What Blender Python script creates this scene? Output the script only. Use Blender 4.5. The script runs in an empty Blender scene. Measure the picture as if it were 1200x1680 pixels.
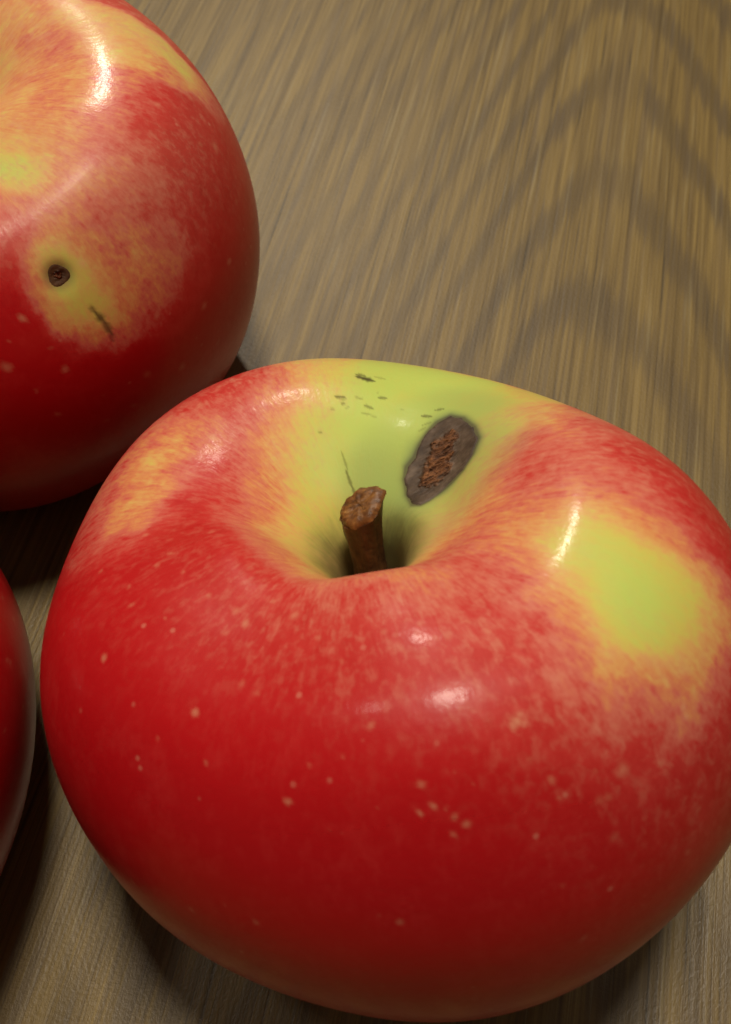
import bpy, math
import numpy as np
from mathutils import Matrix, Vector

# ---------------------------------------------------------------- camera, world, lamps, exposure
scene = bpy.context.scene
COL = scene.collection
PITCH, ROLL = 1.040032, 0.018465
CAM_POS = Vector((-0.002348, -0.043493, 0.138412))
fw = Vector((0, math.cos(PITCH), -math.sin(PITCH)))
up0 = Vector((0, math.sin(PITCH), math.cos(PITCH)))
ri0 = Vector((1, 0, 0))
up = up0 * math.cos(ROLL) + ri0 * math.sin(ROLL)
ri = ri0 * math.cos(ROLL) - up0 * math.sin(ROLL)
cam_data = bpy.data.cameras.new('camera')
cam_data.sensor_fit = 'HORIZONTAL'
cam_data.sensor_width = 36
cam_data.lens = 36 * 1562.58 / 1200
cam_data.clip_start = 0.002
cam_data.clip_end = 50
cam_data.dof.use_dof = True
cam_data.dof.focus_distance = 0.118
cam_data.dof.aperture_fstop = 60
cam = bpy.data.objects.new('camera', cam_data)
COL.objects.link(cam)
m = Matrix((ri, up, -fw)).transposed().to_4x4()
m.translation = CAM_POS
cam.matrix_world = m
scene.camera = cam

world = bpy.data.worlds.new('World')
scene.world = world
world.use_nodes = True
wb = world.node_tree.nodes['Background']
wb.inputs[0].default_value = (1.0, 0.80, 0.60, 1)      # warm walls of a lamp-lit room
wb.inputs[1].default_value = 0.088

def lamp(name, direction, dist, watts, radius, color):
    d = bpy.data.lights.new(name, 'POINT')
    d.energy = watts
    d.shadow_soft_size = radius
    d.color = color
    o = bpy.data.objects.new(name, d)
    COL.objects.link(o)
    o.location = Vector((0, 0, 0.03)) + Vector(direction).normalized() * dist
    return o

WARM = (1.0, 0.91, 0.75)
lamp('ceiling_lamp', (0.02, 0.21, 0.97), 0.60, 10.8, 0.058, WARM)       # overhead, main light
lamp('far_lamp', (-0.10, 0.76, 0.65), 1.00, 11.0, 0.020, WARM)             # across the table
lamp('ceiling_lamp_arm', (-0.42, 0.20, 0.86), 0.90, 2.6, 0.05, WARM)
lamp('ceiling_lamp_arm', (0.37, 0.27, 0.89), 0.90, 0.6, 0.04, WARM)

vs = scene.view_settings
vs.view_transform = 'Standard'
vs.look = 'None'
vs.gamma = 1
vs.use_curve_mapping = False
vs.exposure = 0.0
scene.cycles.use_denoising = True

# ---------------------------------------------------------------- node helper
class NT:
    def __init__(self, name):
        self.mat = bpy.data.materials.new(name)
        self.mat.use_nodes = True
        self.t = self.mat.node_tree
        self.bsdf = self.t.nodes['Principled BSDF']
    def n(self, typ, **kw):
        nd = self.t.nodes.new(typ)
        for k, v in kw.items():
            setattr(nd, k, v)
        return nd
    def link(self, a, b):
        self.t.links.new(a, b)
    def put(self, sock, v):
        if isinstance(v, bpy.types.NodeSocket):
            self.link(v, sock)
        elif v is not None:
            sock.default_value = v
    def math(self, op, a, b=None, c=None, clamp=False):
        nd = self.n('ShaderNodeMath', operation=op)
        nd.use_clamp = clamp
        for i, v in enumerate((a, b, c)):
            if v is not None:
                self.put(nd.inputs[i], v)
        return nd.outputs[0]
    def add(self, a, b): return self.math('ADD', a, b)
    def sub(self, a, b): return self.math('SUBTRACT', a, b)
    def mul(self, a, b): return self.math('MULTIPLY', a, b)
    def vmul(self, a, v):
        nd = self.n('ShaderNodeVectorMath', operation='MULTIPLY')
        self.put(nd.inputs[0], a)
        nd.inputs[1].default_value = v
        return nd.outputs[0]
    def smooth(self, x, a, b):
        nd = self.n('ShaderNodeMapRange', interpolation_type='SMOOTHSTEP')
        self.put(nd.inputs[0], x)
        nd.inputs[1].default_value = a
        nd.inputs[2].default_value = b
        return nd.outputs[0]
    def noise(self, vec, scale, detail=3, rough=.55, dist=0.0):
        nd = self.n('ShaderNodeTexNoise')
        self.put(nd.inputs['Vector'], vec)
        nd.inputs['Scale'].default_value = scale
        nd.inputs['Detail'].default_value = detail
        nd.inputs['Roughness'].default_value = rough
        nd.inputs['Distortion'].default_value = dist
        return nd.outputs[0]
    def attr(self, name, vec=False):
        nd = self.n('ShaderNodeAttribute', attribute_name=name)
        return nd.outputs['Vector'] if vec else nd.outputs['Fac']
    def mix(self, f, a, b, blend='MIX'):
        nd = self.n('ShaderNodeMix', data_type='RGBA', blend_type=blend)
        self.put(nd.inputs[0], f)
        self.put(nd.inputs[6], (*a, 1) if isinstance(a, tuple) else a)
        self.put(nd.inputs[7], (*b, 1) if isinstance(b, tuple) else b)
        return nd.outputs[2]
    def ramp(self, f, stops, interp='LINEAR'):
        nd = self.n('ShaderNodeValToRGB')
        r = nd.color_ramp
        r.interpolation = interp
        while len(r.elements) < len(stops):
            r.elements.new(0.5)
        for e, (p, c) in zip(r.elements, stops):
            e.position = p
            e.color = (*c, 1)
        self.put(nd.inputs[0], f)
        return nd.outputs[0]
    def bump(self, h, strength, dist, normal=None):
        nd = self.n('ShaderNodeBump')
        nd.inputs['Strength'].default_value = strength
        nd.inputs['Distance'].default_value = dist
        self.put(nd.inputs['Height'], h)
        if normal is not None:
            self.link(normal, nd.inputs['Normal'])
        return nd.outputs[0]
    def obj_co(self):
        return self.n('ShaderNodeTexCoord').outputs['Object']

# ---------------------------------------------------------------- materials
def wood_material():
    k = NT('wood_laminate')
    co = k.obj_co()
    mp = k.n('ShaderNodeMapping')
    k.link(co, mp.inputs[0])
    mp.inputs['Rotation'].default_value = (0, 0, math.radians(13.2))
    mp.inputs['Scale'].default_value = (1000, 1000, 1000)         # millimetres: x across the grain, y along it
    uv = mp.outputs[0]
    sep = k.n('ShaderNodeSeparateXYZ')
    k.link(uv, sep.inputs[0])
    u, v = sep.outputs[0], sep.outputs[1]
    # cathedral figure: nested arches
    wob = k.noise(k.vmul(uv, (.045, .010, 1)), 1.0, 2, .5)
    wob2 = k.noise(k.vmul(uv, (.30, .018, 1)), 1.0, 2, .5)
    du = k.sub(u, 19.0)
    neg = k.math('MAXIMUM', k.mul(du, -1.0), 0.0)
    pos = k.math('MAXIMUM', du, 0.0)
    def arm(d, s, w):
        q = k.math('SQRT', k.add(k.mul(d, d), w * w))
        return k.mul(k.sub(q, w), s)
    h = k.add(v, k.add(arm(neg, 5.0, 12.2), arm(pos, 2.6, 18.4)))
    h = k.add(h, k.mul(k.sub(wob, .5), 20.0))
    h = k.add(h, k.mul(k.sub(wob2, .5), 4.0))
    f2 = k.noise(k.vmul(uv, (.8, .012, 1)), 1.0, 3, .6)
    f3 = k.noise(k.vmul(uv, (2.4, .03, 1)), 1.0, 2, .6)
    h = k.add(h, k.add(k.mul(k.sub(f2, .5), 17.0), k.mul(k.sub(f3, .5), 12.0)))    # fibres feather the figure
    ph = k.mul(k.sub(h, 158.0), 2 * math.pi / 33.0)
    band = k.add(k.mul(k.math('COSINE', ph), .5), .5)
    band = k.smooth(band, .42, 1.0)
    patch = k.noise(k.vmul(uv, (.05, .010, 1)), 1.0, 2, .5)
    band = k.mul(band, k.smooth(patch, .22, .50))
    # streaks of several widths along the grain
    s1 = k.noise(k.vmul(uv, (.26, .004, 1)), 1.0, 3, .6)
    s2 = k.noise(k.vmul(uv, (1.0, .010, 1)), 1.0, 2, .6)
    s3 = k.noise(k.vmul(uv, (2.8, .030, 1)), 1.0, 2, .6)
    pores = k.noise(k.vmul(uv, (1.25, .026, 1)), 1.0, 2, .5)
    spk = k.noise(k.vmul(uv, (2.2, 1.5, 1)), 1.0, 3, .65)
    tone = k.add(k.mul(s1, .26), k.add(k.mul(s2, .36), k.mul(s3, .38)))
    tone = k.add(k.smooth(tone, .30, .70), k.mul(k.sub(spk, .5), .22))
    col = k.ramp(tone, [(0, (.075, .047, .016)), (.30, (.132, .085, .026)), (.62, (.188, .124, .037)), (1, (.255, .174, .054))])
    hue = k.noise(k.vmul(uv, (.45, .010, 1)), 1.0, 2, .5)
    col = k.mix(k.mul(k.smooth(hue, .50, .72), .42), col, (.125, .090, .055))
    dark = k.mix(k.smooth(s2, .35, .65), (.046, .032, .019), (.085, .060, .036))
    col = k.mix(k.mul(k.mul(band, k.add(k.mul(k.smooth(u, -60.0, 10.0), .50), .24)), k.add(k.mul(k.smooth(s2, .40, .62), .55), .45)), col, dark)
    lines = k.mul(k.smooth(pores, .60, .72), .36)
    col = k.mix(lines, col, (.30, .24, .12))
    dl = k.mul(k.smooth(pores, .37, .27), .7)
    col = k.mix(dl, col, (.040, .029, .016))
    k.link(col, k.bsdf.inputs['Base Color'])
    rough = k.add(.36, k.mul(s3, .16))
    k.link(rough, k.bsdf.inputs['Roughness'])
    k.bsdf.inputs['Specular IOR Level'].default_value = .45
    hgt = k.add(k.mul(pores, .9), k.add(k.mul(s3, .5), k.mul(spk, 1.1)))
    k.link(k.bump(hgt, .33, .00024), k.bsdf.inputs['Normal'])
    return k.mat

def skin_material(name, seed, coat=.30, coat_rough=.155, pale=.07, wax=(.19, .255), dull=.70):
    k = NT(name)
    co = k.obj_co()
    n = k.n('ShaderNodeVectorMath', operation='ADD')
    k.link(co, n.inputs[0])
    n.inputs[1].default_value = (seed, seed * .7, -seed)
    co = n.outputs[0]
    sc = k.attr('meridian', True)
    bl, mot, spot, speck, grey, stain = [k.attr(a) for a in ('blush', 'mottle', 'spot', 'speck', 'grey', 'stain')]
    mot = k.math('POWER', mot, 1.5)
    st1 = k.noise(k.vmul(sc, (20, 20, 50)), 1.0, 3, .6, .3)
    st2 = k.noise(k.vmul(sc, (55, 55, 85)), 1.0, 2, .55, .2)
    cloud = k.noise(co, 260, 3, .55)
    grain = k.noise(co, 1500, 2, .6)
    fine = k.add(k.mul(k.sub(st1, .5), 1.15), k.mul(k.sub(st2, .5), .95))
    # uneven blush: strongest break-up where the colour turns
    mid = k.math('SUBTRACT', 1.0, k.math('ABSOLUTE', k.mul(k.sub(bl, .55), 1.9)), clamp=True)
    amp = k.add(k.mul(mid, .40), .06)
    b = k.add(bl, k.mul(fine, amp))
    b = k.add(b, k.mul(k.sub(cloud, .5), k.add(k.mul(mid, .40), .06)))
    b = k.add(b, k.mul(k.sub(k.noise(co, 110, 2, .5), .5), k.mul(mid, .40)))
    b = k.add(b, k.mul(k.sub(grain, .5), k.add(k.mul(mid, .22), .04)))
    b = k.math('MINIMUM', k.math('MAXIMUM', b, 0.0), 1.0)
    col = k.ramp(b, [(0, (.455, .545, .110)), (.16, (.56, .48, .095)), (.34, (.63, .345, .105)), (.52, (.61, .215, .080)),
                     (.70, (.55, .108, .075)), (.86, (.49, .021, .020)), (1, (.435, .004, .007))])
    # pale flecks between the red cells
    fl = k.noise(k.vmul(sc, (30, 30, 60)), 1.0, 3, .65, .5)
    fl2 = k.noise(co, 950, 2, .6)
    fleck = k.add(k.mul(fl, .55), k.mul(fl2, .45))
    fleck = k.smooth(fleck, .44, .70)
    fleck = k.mul(k.mul(fleck, mot), .58)
    col = k.mix(fleck, col, (.60, .225, .145))
    col = k.mix(k.mul(mot, pale), col, (.62, .36, .22))
    vo = k.n('ShaderNodeTexVoronoi')
    k.link(co, vo.inputs['Vector'])
    vo.inputs['Scale'].default_value = 330
    vs_ = k.n('ShaderNodeSeparateColor')
    k.link(vo.outputs['Color'], vs_.inputs[0])
    tiny = k.mul(k.smooth(vo.outputs['Distance'], .13, .05), k.smooth(vs_.outputs[0], .45, .95))
    col = k.mix(k.mul(tiny, k.mul(k.smooth(bl, .6, .95), .32)), col, (.66, .30, .20))
    col = k.mix(k.mul(spot, .50), col, (.66, .37, .21))
    col = k.mix(k.mul(grey, .88), col, (.165, .215, .090))
    col = k.mix(k.mul(stain, .95), col, (.085, .070, .040))
    sz0 = k.n('ShaderNodeSeparateXYZ')
    k.link(sc, sz0.inputs[0])
    col = k.mix(k.mul(k.smooth(k.add(sz0.outputs[2], k.add(k.mul(k.sub(st1, .5), .03), k.mul(k.sub(cloud, .5), .05))),   .125, .060), .80), col, (.105, .062, .026))   # russet at the foot of the stem
    col = k.mix(k.mul(speck, .92), col, (.050, .034, .012))
    k.link(col, k.bsdf.inputs['Base Color'])
    p = k.bsdf.inputs
    p['Subsurface Weight'].default_value = .0
    p['Subsurface Radius'].default_value = (1.0, .35, .15)
    p['Subsurface Scale'].default_value = .0012
    k.link(k.add(.36, k.add(k.mul(grain, .08), k.mul(speck, .3))), p['Roughness'])
    
    sz = k.n('ShaderNodeSeparateXYZ')
    k.link(sc, sz.inputs[0])
    k.link(k.mul(k.mul(k.smooth(sz.outputs[2], *wax), k.sub(1.0, k.mul(mot, dull))), coat), p['Coat Weight'])   # the wax is dull inside the stem cavity
    k.link(k.add(k.mul(k.smooth(sz.outputs[2], .17, .25), .11), .07), p['Specular IOR Level'])
    p['Coat Roughness'].default_value = coat_rough
    p['Coat IOR'].default_value = 1.40
    hh = k.add(k.mul(grain, .55), k.add(k.mul(cloud, 1.0), k.mul(st2, .35)))
    nb = k.bump(hh, .14, .00025)
    k.link(nb, p['Normal'])
    k.link(nb, p['Coat Normal'])
    return k.mat

def scar_material(name='scar_cork', tint=(1, 1, 1)):
    k = NT(name)
    co = k.obj_co()
    crust = k.attr('crust')
    n1 = k.noise(co, 420, 4, .6)
    n3 = k.noise(co, 300, 3, .7)
    n2 = k.noise(k.vmul(co, (700, 1300, 900)), 1.0, 4, .7, .6)
    base = k.ramp(k.add(k.mul(n1, .55), k.mul(n3, .45)), [(.36, (.036, .021, .013)), (.5, (.078, .050, .033)), (.64, (.150, .104, .074))])
    cr = k.ramp(n2, [(.28, (.022, .010, .006)), (.45, (.105, .040, .015)), (.62, (.22, .085, .028)), (.78, (.30, .14, .05))])
    f = k.smooth(k.add(crust, k.mul(k.sub(n3, .5), 3.0)), .40, .85)
    col = k.mix(f, base, cr)
    e = k.attr('rim')
    col = k.mix(k.mul(e, .55), col, (.045, .030, .022))
    col = k.mix(1.0, col, tint, 'MULTIPLY')
    k.link(col, k.bsdf.inputs['Base Color'])
    k.bsdf.inputs['Roughness'].default_value = .62
    k.bsdf.inputs['Specular IOR Level'].default_value = .3
    hh = k.add(k.mul(n1, .4), k.mul(k.mul(n2, f), 1.6))
    k.link(k.bump(hh, .9, .0005), k.bsdf.inputs['Normal'])
    return k.mat

def stem_material(cut=False):
    k = NT('stem_cut_wood' if cut else 'stem_bark')
    co = k.obj_co()
    n1 = k.noise(k.vmul(co, (900, 900, 220)) if not cut else k.vmul(co, (500, 1900, 900)), 1.0, 4, .6, .4)
    n2 = k.noise(co, 1400, 3, .6)
    f = k.add(k.mul(n1, .65), k.mul(n2, .35))
    if cut:
        col = k.ramp(f, [(.32, (.050, .018, .005)), (.48, (.13, .048, .010)), (.60, (.22, .090, .020)), (.74, (.38, .19, .05))])
    else:
        col = k.ramp(f, [(.30, (.030, .012, .005)), (.50, (.085, .034, .010)), (.70, (.165, .070, .020))])
    k.link(col, k.bsdf.inputs['Base Color'])
    k.bsdf.inputs['Roughness'].default_value = .48
    k.link(k.bump(f, .7, .0004), k.bsdf.inputs['Normal'])
    return k.mat

def crumb_material():
    k = NT('dry_crumb')
    n1 = k.noise(k.obj_co(), 2500, 3, .6)
    k.link(k.ramp(n1, [(.3, (.30, .20, .10)), (.7, (.55, .42, .24))]), k.bsdf.inputs['Base Color'])
    k.bsdf.inputs['Roughness'].default_value = .7
    return k.mat

# ---------------------------------------------------------------- apple geometry (unit radius)
PROF=np.array([(0,.16),(.03,.165),(.056,.215),(.080,.310),(.115,.395),(.175,.475),(.27,.555),(.36,.62),(.46,.665),(.57,.68),(.70,.645),(.82,.55),(.92,.39),(.98,.20),(1.0,0),(.985,-.2),(.93,-.40),(.84,-.57),(.71,-.69),(.56,-.75),(.42,-.755),(.29,-.715),(.16,-.64),(.06,-.60),(0,-.595)])
def catmull(P,n):
    P=np.vstack([2*P[0]-P[1],P,2*P[-1]-P[-2]]); m=len(P)-3
    out=[]
    t=np.linspace(0,m,n); i=np.minimum(t.astype(int),m-1); u=(t-i)[:,None]
    a,b,c,d=P[i],P[i+1],P[i+2],P[i+3]
    q=.5*((2*b)+(-a+c)*u+(2*a-5*b+4*c-d)*u*u+(-a+3*b-3*c+d)*u**3)
    q[:,0]=np.maximum(q[:,0],0)
    s=np.r_[0,np.cumsum(np.hypot(*np.diff(q,axis=0).T))]; s/=s[-1]
    k=np.linspace(0,1,n); return np.c_[np.interp(k,s,q[:,0]),np.interp(k,s,q[:,1])]
def apple(nu,nv,b=1.0,lobe=.012,lp=0.3,egg=(0,0),ell=(0,0),tri=(0,0),valley=None,taper=0.0):
    p=catmull(PROF,nv)
    ph=np.arange(nu)*2*math.pi/nu
    r=p[:,0][None,:]; z=p[:,1][None,:]*b; P=ph[:,None]
    up=np.clip((z/b+.2)/.9,0,1)
    k=1+lobe*np.cos(5*P+lp)*(.4+.6*np.abs(z/b)/.7)+(egg[0]*np.cos(P-egg[1])+ell[0]*np.cos(2*(P-ell[1]))+tri[0]*np.cos(3*(P-tri[1])))*np.ones_like(r)
    k=k*(1-taper*np.clip(-z/b,0,1)**1.5)
    zz=z+np.zeros_like(P)
    zz=zz+lobe*1.6*np.cos(5*P+lp)*np.clip(r/.5,0,1)*np.sign(z)*np.clip(np.abs(z)/.5,0,1)
    if valley:
        for (a,w,d,r0,rw) in valley:
            dp=(P-a+math.pi)%(2*math.pi)-math.pi
            zz=zz-d*np.exp(-(dp/w)**2)*np.exp(-((r-r0)/rw)**2)*(z>0)*up
    x=r*k*np.cos(P); y=r*k*np.sin(P)
    return np.stack([x,y,zz],-1)
def rot(tx,ty,tz):
    cx,sx,cy,sy,cz,sz=[f(a) for a in (tx,ty,tz) for f in (math.cos,math.sin)]
    X=np.array([[1,0,0],[0,cx,-sx],[0,sx,cx]]);Y=np.array([[cy,0,sy],[0,1,0],[-sy,0,cy]]);Z=np.array([[cz,-sz,0],[sz,cz,0],[0,0,1]])
    return Y@X@Z

# ---------------------------------------------------------------- measured skin marks, in each apple's own frame
# blush / mottle / grey: x, y, z, amount;  spots: x, y, z, radius, amount;  specks: segment ends, half width, amount
M_BLUSH = [[-0.09,0.583,0.597,0.12],[0.012,0.557,0.57,0.0],[0.077,0.65,0.542,0.02],[0.187,0.619,0.517,0.0],[0.301,0.557,0.512,0.02],[0.37,0.447,0.537,0.05],[0.454,0.451,0.532,0.22],[0.485,0.312,0.573,0.35],[0.415,0.263,0.581,0.08],[0.351,0.412,0.545,0.02],[0.386,0.205,0.578,0.12],[0.331,0.12,0.555,0.08],[0.285,0.071,0.523,0.08],[0.234,0.013,0.493,0.1],[0.179,-0.046,0.469,0.15],[0.161,-0.099,0.458,0.35],[0.214,-0.045,0.485,0.42],[0.255,-0.012,0.503,0.5],[0.309,0.011,0.538,0.56],[0.369,0.065,0.573,0.62],[0.08,0.332,0.511,0.0],[0.189,0.41,0.526,0.0],[0.016,0.377,0.534,0.0],[-0.058,0.415,0.56,0.0],[-0.111,0.377,0.554,0.05],[-0.157,0.413,0.577,0.12],[-0.13,0.504,0.597,0.2],[-0.164,0.298,0.53,0.06],[-0.201,0.257,0.522,0.12],[-0.136,0.222,0.48,0.05],[-0.066,0.23,0.464,0.0],[-0.169,0.196,0.48,0.1],[0.071,0.099,0.4,0.1],[0.11,0.178,0.454,0.0],[0.162,0.068,0.476,0.03],[0.076,0.195,0.449,0.0],[-0.074,0.152,0.412,0.08],[-0.111,0.118,0.405,0.12],[-0.138,0.152,0.444,0.22],[-0.106,0.178,0.444,0.18],[-0.235,0.31,0.556,0.25],[-0.262,0.366,0.582,0.5],[-0.217,0.388,0.581,0.28],[-0.223,0.502,0.612,0.45],[-0.191,0.589,0.614,0.45],[-0.141,0.639,0.602,0.3],[-0.3,0.564,0.624,0.75],[-0.389,0.519,0.625,0.85],[-0.344,0.41,0.609,0.82],[-0.274,0.453,0.609,0.6],[-0.489,0.521,0.617,0.85],[-0.452,0.413,0.619,0.75],[-0.542,0.411,0.614,0.72],[-0.597,0.373,0.605,0.6],[-0.434,0.334,0.606,0.5],[-0.381,0.329,0.596,0.7],[-0.486,0.304,0.608,0.5],[-0.538,0.272,0.607,0.5],[-0.587,0.247,0.602,0.43],[-0.609,0.203,0.596,0.35],[-0.558,0.135,0.597,0.43],[-0.633,0.149,0.589,0.5],[-0.698,0.238,0.571,0.65],[-0.664,0.089,0.58,0.5],[-0.595,0.058,0.593,0.45],[-0.717,0.121,0.559,0.7],[-0.625,-0.004,0.59,0.62],[-0.555,0.0,0.598,0.6],[-0.737,0.036,0.547,0.85],[-0.638,-0.072,0.59,0.85],[-0.519,0.169,0.598,0.72],[-0.474,0.195,0.593,0.85],[-0.414,0.247,0.587,0.9],[-0.348,0.235,0.566,0.85],[-0.413,0.125,0.575,0.92],[-0.47,0.073,0.588,0.95],[-0.298,0.261,0.557,0.7],[-0.294,0.178,0.534,0.68],[-0.261,0.228,0.534,0.52],[-0.229,0.179,0.502,0.5],[-0.337,0.145,0.548,0.72],[-0.492,-0.041,0.602,0.97],[-0.394,-0.092,0.615,0.95],[-0.328,-0.002,0.567,0.85],[-0.29,0.012,0.537,0.6],[-0.242,-0.003,0.509,0.42],[-0.279,0.097,0.513,0.62],[-0.213,0.089,0.468,0.25],[-0.193,0.028,0.452,0.25],[-0.158,-0.026,0.439,0.22],[-0.185,-0.134,0.551,0.5],[-0.206,-0.148,0.578,0.75],[-0.131,-0.197,0.541,0.62],[-0.084,-0.172,0.487,0.5],[0.002,-0.33,0.62,0.6],[0.062,-0.367,0.635,0.66],[0.13,-0.365,0.633,0.62],[0.181,-0.335,0.62,0.56],[-0.141,0.033,0.395,0.2],[-0.112,0.021,0.353,0.25],[-0.262,-0.193,0.63,0.92],[-0.344,-0.25,0.638,0.97],[-0.211,-0.27,0.616,0.9],[-0.131,-0.318,0.604,0.85],[-0.052,-0.391,0.619,0.85],[0.039,-0.431,0.633,0.85],[0.119,-0.439,0.635,0.82],[0.196,-0.417,0.628,0.8],[0.236,-0.345,0.613,0.7],[0.249,-0.224,0.569,0.72],[0.278,-0.133,0.538,0.68],[0.328,-0.122,0.563,0.6],[0.291,-0.297,0.597,0.82],[0.331,-0.367,0.603,0.85],[0.276,-0.463,0.618,0.87],[0.197,-0.531,0.627,0.93],[0.123,-0.541,0.629,0.95],[0.014,-0.507,0.623,0.95],[-0.104,-0.443,0.607,0.95],[0.387,-0.117,0.588,0.5],[0.43,-0.181,0.601,0.56],[0.367,-0.199,0.588,0.62],[0.407,-0.254,0.596,0.6],[0.373,-0.313,0.596,0.78],[0.41,-0.354,0.599,0.75],[0.354,-0.447,0.606,0.9],[0.422,-0.068,0.6,0.68],[0.349,-0.015,0.564,0.52],[0.397,0.019,0.588,0.8],[0.461,0.032,0.611,0.82],[0.437,0.125,0.598,0.75],[0.487,0.129,0.609,0.75],[0.55,0.175,0.604,0.7],[0.511,0.263,0.585,0.45],[0.594,0.264,0.572,0.72],[0.661,0.189,0.577,0.8],[0.602,0.068,0.62,0.72],[0.535,0.019,0.626,0.82],[0.47,-0.069,0.614,0.7],[0.541,-0.076,0.627,0.75],[0.615,-0.043,0.626,0.78],[0.716,0.06,0.59,0.88],[0.681,-0.081,0.613,0.75],[0.782,0.011,0.561,0.92],[0.839,-0.07,0.523,0.95],[0.737,-0.146,0.586,0.8],[0.63,-0.143,0.618,0.65],[0.547,-0.149,0.622,0.6],[0.472,-0.146,0.611,0.52],[0.673,-0.198,0.601,0.6],[0.754,-0.228,0.562,0.65],[0.828,-0.194,0.518,0.85],[0.891,-0.176,0.453,0.95],[0.81,-0.276,0.507,0.65],[0.857,-0.292,0.453,0.75],[0.474,-0.215,0.607,0.25],[0.527,-0.209,0.614,0.15],[0.573,-0.2,0.615,0.15],[0.474,-0.273,0.603,0.25],[0.529,-0.281,0.604,0.1],[0.589,-0.252,0.605,0.04],[0.627,-0.248,0.601,0.12],[0.646,-0.298,0.586,0.0],[0.699,-0.305,0.566,0.04],[0.69,-0.262,0.581,0.25],[0.738,-0.31,0.545,0.15],[0.774,-0.325,0.516,0.12],[0.576,-0.333,0.591,0.02],[0.532,-0.348,0.594,0.1],[0.497,-0.33,0.599,0.32],[0.588,-0.409,0.572,0.0],[0.653,-0.396,0.554,0.0],[0.723,-0.378,0.526,0.02],[0.777,-0.372,0.491,0.14],[0.815,-0.336,0.476,0.3],[0.551,-0.412,0.58,0.08],[0.566,-0.481,0.557,0.05],[0.631,-0.479,0.531,0.0],[0.694,-0.461,0.504,0.02],[0.754,-0.442,0.47,0.12],[0.704,-0.504,0.47,0.15],[0.742,-0.5,0.441,0.25],[0.774,-0.454,0.443,0.35],[0.597,-0.523,0.527,0.15],[0.532,-0.473,0.571,0.28],[0.809,-0.395,0.448,0.4],[0.849,-0.371,0.418,0.6],[0.45,-0.377,0.597,0.55],[0.485,-0.413,0.59,0.62],[0.506,-0.462,0.579,0.6],[0.454,-0.444,0.591,0.68],[0.427,-0.495,0.591,0.8],[0.488,-0.52,0.571,0.64],[0.52,-0.539,0.555,0.55],[0.555,-0.551,0.535,0.58],[0.615,-0.553,0.502,0.6],[0.47,-0.56,0.565,0.72],[0.513,-0.586,0.538,0.66],[0.559,-0.604,0.505,0.66],[0.528,-0.639,0.501,0.62],[0.623,-0.593,0.47,0.68],[0.68,-0.555,0.455,0.62],[0.717,-0.552,0.424,0.62],[0.721,-0.588,0.387,0.55],[0.778,-0.517,0.388,0.65],[0.784,-0.561,0.337,0.78],[0.827,-0.47,0.37,0.75],[0.814,-0.566,0.279,0.9],[0.667,-0.618,0.412,0.82],[0.601,-0.649,0.442,0.82],[0.478,-0.639,0.528,0.8],[0.438,-0.612,0.558,0.88],[0.398,-0.556,0.589,0.92],[0.364,-0.611,0.584,0.95],[0.368,-0.692,0.546,0.9],[0.546,-0.699,0.439,0.88],[0.644,-0.677,0.372,0.9],[0.745,-0.643,0.283,0.93],[0.484,-0.696,0.486,0.93],[0.412,-0.702,0.52,0.97],[0.576,-0.717,0.393,0.9],[-0.513,-0.259,0.627,1.0],[-0.634,-0.216,0.597,0.97],[-0.695,-0.275,0.559,1.0],[-0.435,-0.444,0.608,1.0],[-0.299,-0.372,0.617,0.97],[-0.211,-0.513,0.595,1.0],[-0.344,-0.587,0.564,1.0],[-0.599,-0.524,0.512,1.0],[-0.53,-0.688,0.385,1.0],[-0.289,-0.793,0.403,1.0],[-0.072,-0.788,0.497,1.0],[0.064,-0.76,0.547,1.0],[0.186,-0.768,0.54,1.0],[0.292,-0.803,0.479,1.0],[0.409,-0.823,0.389,1.0],[0.529,-0.784,0.346,1.0],[0.663,-0.736,0.254,0.97],[0.785,-0.668,0.132,0.95],[0.586,-0.83,0.13,1.0],[0.384,-0.914,0.184,1.0],[0.146,-0.94,0.262,1.0],[-0.117,-0.923,0.248,1.0],[-0.346,-0.874,0.174,1.0],[0.055,-0.977,0.069,1.0],[0.303,-0.956,-0.006,0.97],[-0.089,-0.632,0.587,1.0],[0.07,-0.62,0.613,1.0],[0.22,-0.631,0.608,0.98],[0.296,-0.575,0.608,0.95],[0.064,-0.396,0.637,0.8],[0.13,-0.401,0.636,0.76],[0.008,-0.371,0.629,0.78],[0.198,-0.372,0.624,0.7],[-0.057,-0.337,0.613,0.75],[0.255,-0.107,0.516,0.6],[0.288,-0.085,0.531,0.62],[-0.287,0.323,0.574,0.62],[-0.32,0.322,0.581,0.76],[-0.279,0.186,0.529,0.62],[-0.319,0.103,0.537,0.8],[-0.344,0.091,0.551,0.87],[-0.252,0.112,0.497,0.54],[-0.238,0.233,0.526,0.42],[-0.331,0.363,0.595,0.75]]
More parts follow.
